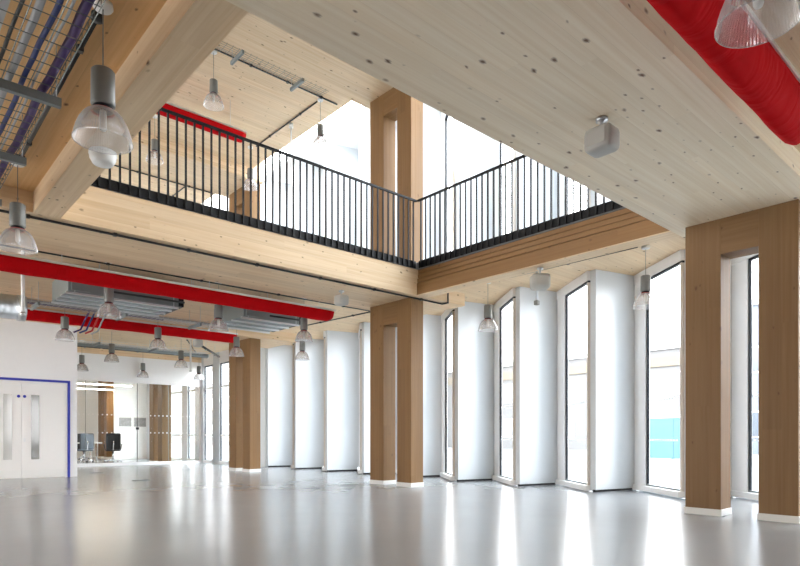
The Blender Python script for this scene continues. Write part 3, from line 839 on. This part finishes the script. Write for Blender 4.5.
def pipe(label, a, b, r, m, top):
    t = thing('pipe_run', label, 'pipe', a)
    d = Vector(b)-Vector(a)
    MB().tube([(0, 0, 0), tuple(d)], r, m, 16).build('pipe', t)
    n = max(2, int(d.length/1.5))
    for k in range(n):
        p = d*((k+.5)/n)
        h = MB(); h.tube([(p.x, p.y, r), (p.x, p.y, top-a[2])], .006, GALV, 6)
        h.box(p.x-.02, p.x+.02, p.y-r-.012, p.y+r+.012, -r-.012, -r, STRUT); h.build('hanger', t)
    return t
pipe('dark lagged pipe hung just behind the front red duct, running past the lamps', (-1.0, 10.98, 3.66), (7.0, 10.98, 3.66), .045, CONDUIT, RC)
pipe('bright metal pipe hung behind the front red duct beside the dark lagged pipe', (2.2, 11.14, 3.66), (7.2, 11.14, 3.66), .03, ALU, RC)
pipe('grey pipe in front of the white header wall beside the cable basket', (4.2, 19.2, 3.68), (8.6, 19.2, 3.68), .06, STRUT, RC)
pipe('black pipe in front of the white header wall nearest the glass', (4.2, 19.7, 3.70), (8.8, 19.7, 3.70), .035, CONDUIT, RC)
pipe('black pipe crossing from the rear red duct end towards the far windows', (7.4, 17.0, 3.66), (8.9, 19.0, 3.66), .035, CONDUIT, RC)

# ------------------------------------------------------------------ speakers, sensors
def speaker(label, loc, rz=0.0, s=1.0):
    t = thing('loudspeaker', label, 'speaker', loc, rz)      # loc on the soffit
    MB().box(-.105*s, .105*s, -.125*s, .125*s, -.29*s, -.085*s, SPK, .05*s, smooth=True).build('casing', t)
    mb = MB(); mb.lathe([(0.0001, 0), (.05, 0), (.05, -.025), (.018, -.035), (.018, -.09), (0.0001, -.09)], GALV, 20); mb.build('bracket', t)
    MB().box(-.107*s, -.1*s, -.085*s, .085*s, -.25*s, -.125*s, SPK).build('grille', t)
    return t
speaker('large grey box loudspeaker under the pale knotty ceiling strip overhead', (4.68, 2.64, S), 0, 1.0)
speaker('grey loudspeaker hung below the shade-darkened grooved beam, above the thin pole', (8.1, 5.65, S), 0.85, 1.2)
speaker('grey loudspeaker beside the head of the column under the railing corner', (6.62, 9.0, S), 0.1, 0.95)
speaker('small grey loudspeaker under the far strip behind the rear red duct', (6.75, 15.7, S), 0, 1.0)
t = thing('dome_sensor', 'white dome sensor under the timber edge beam behind the big pendant lamp', 'sensor', (1.70, 6.12, S))
MB().lathe([(0.0001, 0), (.12, 0), (.125, -.03), (.0001, -.032)], WPLAST, 32).build('base', t)
MB().lathe([(.118, -.03), (.115, -.07), (.094, -.11), (.085, -.12), (0.0001, -.122)], WPLAST, 32).build('dome', t)
for k, (loc, lab) in enumerate((((8.75, 3.2, RC), 'small white smoke detector on the balcony soffit near the column'), ((4.2, 11.5, UR), 'small white smoke detector on the upper ceiling above the red duct'))):
    t = thing('smoke_detector', lab, 'detector', loc)
    MB().lathe([(0.0001, 0), (.05, 0), (.05, -.02), (.0001, -.022)], WPLAST, 20).build('base', t); MB().lathe([(.038, -.02), (.033, -.045), (.0001, -.05)], WPLAST, 20).build('head', t)
# floor outlet boxes
for (x, y), lab in zip(((4.71, 17.5), (4.67, 13.92), (7.23, 19.79), (7.29, 17.68)),
    ('floor outlet box beside the corner of the white door wall', 'floor outlet box in the open floor nearest the camera', 'floor outlet box nearest the partition', 'floor outlet box nearest the far portal columns')):
    t = thing('floor_box', lab, 'floor outlet', (x, y, 0))
    MB().box(-.16, .16, -.16, .16, 0, 0.006, STRUT, .002).build('frame', t); MB().box(-.14, .14, -.14, .14, 0.006, 0.009, DARK).build('lid', t)

# ------------------------------------------------------------------ meeting room furniture
def office_chair(label, loc, rz, fab):
    t = thing('office_chair', label, 'chair', loc, rz)
    MB().box(-.25, .25, -.24, .24, .43, .50, fab, .03, smooth=True).build('seat', t)
    MB().box(-.25, .25, .235, .285, .50, 1.1, fab, .05, smooth=True).build('backrest', t)
    MB().tube([(0, .1, .42), (0, .31, .5), (0, .32, .8)], .022, CHROME, 10).build('back_post', t)
    MB().tube([(0, 0, .08), (0, 0, .43)], .03, CHROME, 12).build('gas_column', t)
    for s in (-1, 1):
        MB().tube([(s*.26, .05, .46), (s*.3, .05, .66), (s*.3, -.15, .68), (s*.3, .15, .68)], .018, CHAIRB, 8).build('armrest', t)
    for k in range(5):
        a = 2*PI*k/5+.3
        l = MB().tube([(0, 0, .1), (.3*math.cos(a), .3*math.sin(a), .07)], .02, CHROME, 8).build('base_leg', t)
        mb = MB(); mb.tube([(.3*math.cos(a)-.02, .3*math.sin(a), .03), (.3*math.cos(a)+.02, .3*math.sin(a), .03)], .03, CHAIRB, 12); mb.build('castor', l)
    return t
office_chair('blue-grey high back office chair behind the glass, beside the white wall corner', (6.27, 25.0, 0), 3.3, CHAIRG)
office_chair('black high back office chair behind the glass, beside the white end wall', (7.05, 24.1, 0), 2.9, CHAIRB)
office_chair('black office chair at the far side of the meeting table', (6.9, 27.6, 0), 0.3, CHAIRB)
t = thing('meeting_table', 'pale meeting table behind the office chairs', 'table', (6.2, 26.5, 0))
MB().box(-1.3, 1.0, -.5, .5, .70, .74, WPLAST, .005).build('tabletop', t)
for sx in (-1.1, .8):
    for sy in (-.4, .4): MB().box(sx-.03, sx+.03, sy-.03, sy+.03, 0, .70, CHROME).build('leg', t)
for k, (x, y) in enumerate(((5.2, 24.6), (6.4, 27.2))):
    t = thing('linear_light', ['lit linear ceiling light of the meeting room nearest the glass', 'lit linear ceiling light deeper in the meeting room'][k], 'light', (x, y, 2.95))
    MB().box(-.1, 2.7, -.04, .04, .015, .06, WPLAST).build('housing', t); MB().box(-.08, 2.68, -.03, .03, 0, .015, TUBE).build('diffuser', t)
    for q in (.2, 2.4): MB().tube([(q, 0, .06), (q, 0, RC-2.95)], .004, GALV, 6).build('hanger_wire', t)

# ------------------------------------------------------------------ outside
struct(MB().box(8, 160, -90, 160, -0.5, -0.31, PAVE).build('ground'))
struct(MB().box(10.9, 160, -90, 160, -0.31, -0.1, PAVE).build('pavement'))
def hoard(name, label, x, y, w, h, m, n, zb=-.1, rz=0.0):
    t = thing(name, label, 'hoarding', (x, y, zb), rz)
    for k in range(n):
        MB().box(0, .05, k*w, (k+1)*w-.015, .05, h, m).build('panel', t)
        MB().box(.05, .13, k*w+.02, k*w+.1, 0, h, STRUT).build('post', t)
    MB().box(-.02, .07, 0, n*w, h, h+.06, WPLAST).build('capping', t)
    return t
hoard('site_hoarding', 'sky blue site hoarding outside the window by the near portal column', 28.0, 10.6, 1.6, 1.95, HOARD, 2)
hoard('site_hoarding', 'red site hoarding outside, glimpsed between the legs of the near portal column', 30.0, -3.0, 2.4, 2.6, HOARDR, 2)
def building(label, x, y0, y1, h, m, depth=10, band=None, floors=3, wins=6, bandm=OCHRE):
    t = thing('building', label, 'building', (x, (y0+y1)/2, -.1))
    hy = (y1-y0)/2
    MB().box(0, depth, -hy, hy, 0, h, m).build('wall', t)
    for f in range(floors):
        z = 1.0+f*(h-1.2)/floors
        for k in range(wins):
            y = -hy+(k+.5)*2*hy/wins; ww = hy/wins*.45
            wf = MB().box(-.06, 0, y-ww, y+ww, z, z+1.6, WPLAST).build('window', t)
            MB().box(-.07, -.06, y-ww+.08, y+ww-.08, z+.08, z+1.52, EXTGL).build('pane', wf)
    MB().box(-.2, depth+.2, -hy-.2, hy+.2, h, h+.3, WPLAST).build('parapet', t)
    if band: MB().box(-.12, 0, -hy, hy, band, band+.7, bandm).build('band', t)
    return t
building('pale brick building outside with an ochre band, behind the blue hoarding', 42, 14.5, 40, 7.2, BRICK, band=6.0, floors=2, wins=5)
building('blue-grey clad tower outside, partly behind the near portal column', 40, 9.5, 14.2, 9.0, TOWER, floors=2, wins=1)
building('dark brick building outside, glimpsed between the column legs', 46, -12, 8, 9.5, DKBR, band=7.6, floors=2, wins=5)
building('long pale building outside the far windows beyond the partition', 34, 44, 130, 15.0, BRICK, floors=4, wins=12)

# ------------------------------------------------------------------ daylight
w = bpy.data.worlds.new('overcast_sky'); SC.world = w; w.use_nodes = True
nt = w.node_tree; nt.nodes.clear()
bg = nt.nodes.new('ShaderNodeBackground'); ow = nt.nodes.new('ShaderNodeOutputWorld')
tc = nt.nodes.new('ShaderNodeTexCoord'); sp = nt.nodes.new('ShaderNodeSeparateXYZ')
nt.links.new(tc.outputs['Generated'], sp.inputs[0])
c = mixc(nt, math_node(nt, 'MAXIMUM', sp.outputs[2], 0.0), (1.0, 1.0, 1.0), (0.80, 0.91, 1.0))
nt.links.new(c, bg.inputs[0]); bg.inputs[1].default_value = 5.0
nt.links.new(bg.outputs[0], ow.inputs[0])

def portal_light(loc, rot, sx, sy):
    l = bpy.data.lights.new('daylight_portal', 'AREA'); l.shape = 'RECTANGLE'; l.size = sx; l.size_y = sy
    l.cycles.is_portal = True
    o = bpy.data.objects.new('daylight_portal', l); COL.objects.link(o); o.location = loc; o.rotation_euler = rot
portal_light((8.78, (YB+YF)/2, TOP+.35), (0, 0, 0), 1.5, YF-YB)
for z0, z1 in ((0, RC), (F2, TOP)):
    portal_light((10.95, (YB+17)/2, (z0+z1)/2), (PI/2, 0, PI/2), 17-YB, z1-z0)
    portal_light((10.3, 24, (z0+z1)/2), (PI/2, 0, PI/2), 14, z1-z0)
    portal_light((XL-.3, 11.8, (z0+z1)/2), (PI/2, 0, -PI/2), 9, z1-z0)
    portal_light((7.8, YB-.3, (z0+z1)/2), (PI/2, 0, PI), 2.6, z1-z0)

# ------------------------------------------------------------------ view
SC.view_settings.view_transform = 'Standard'; SC.view_settings.look = 'None'
SC.view_settings.gamma = 1.0; SC.view_settings.use_curve_mapping = False
SC.view_settings.exposure = 1.85
cy = SC.cycles
cy.max_bounces = 14; cy.diffuse_bounces = 8; cy.transparent_max_bounces = 24; cy.glossy_bounces = 5
cy.sample_clamp_indirect = 12.0; cy.caustics_reflective = True; cy.caustics_refractive = False
cy.use_denoising = True
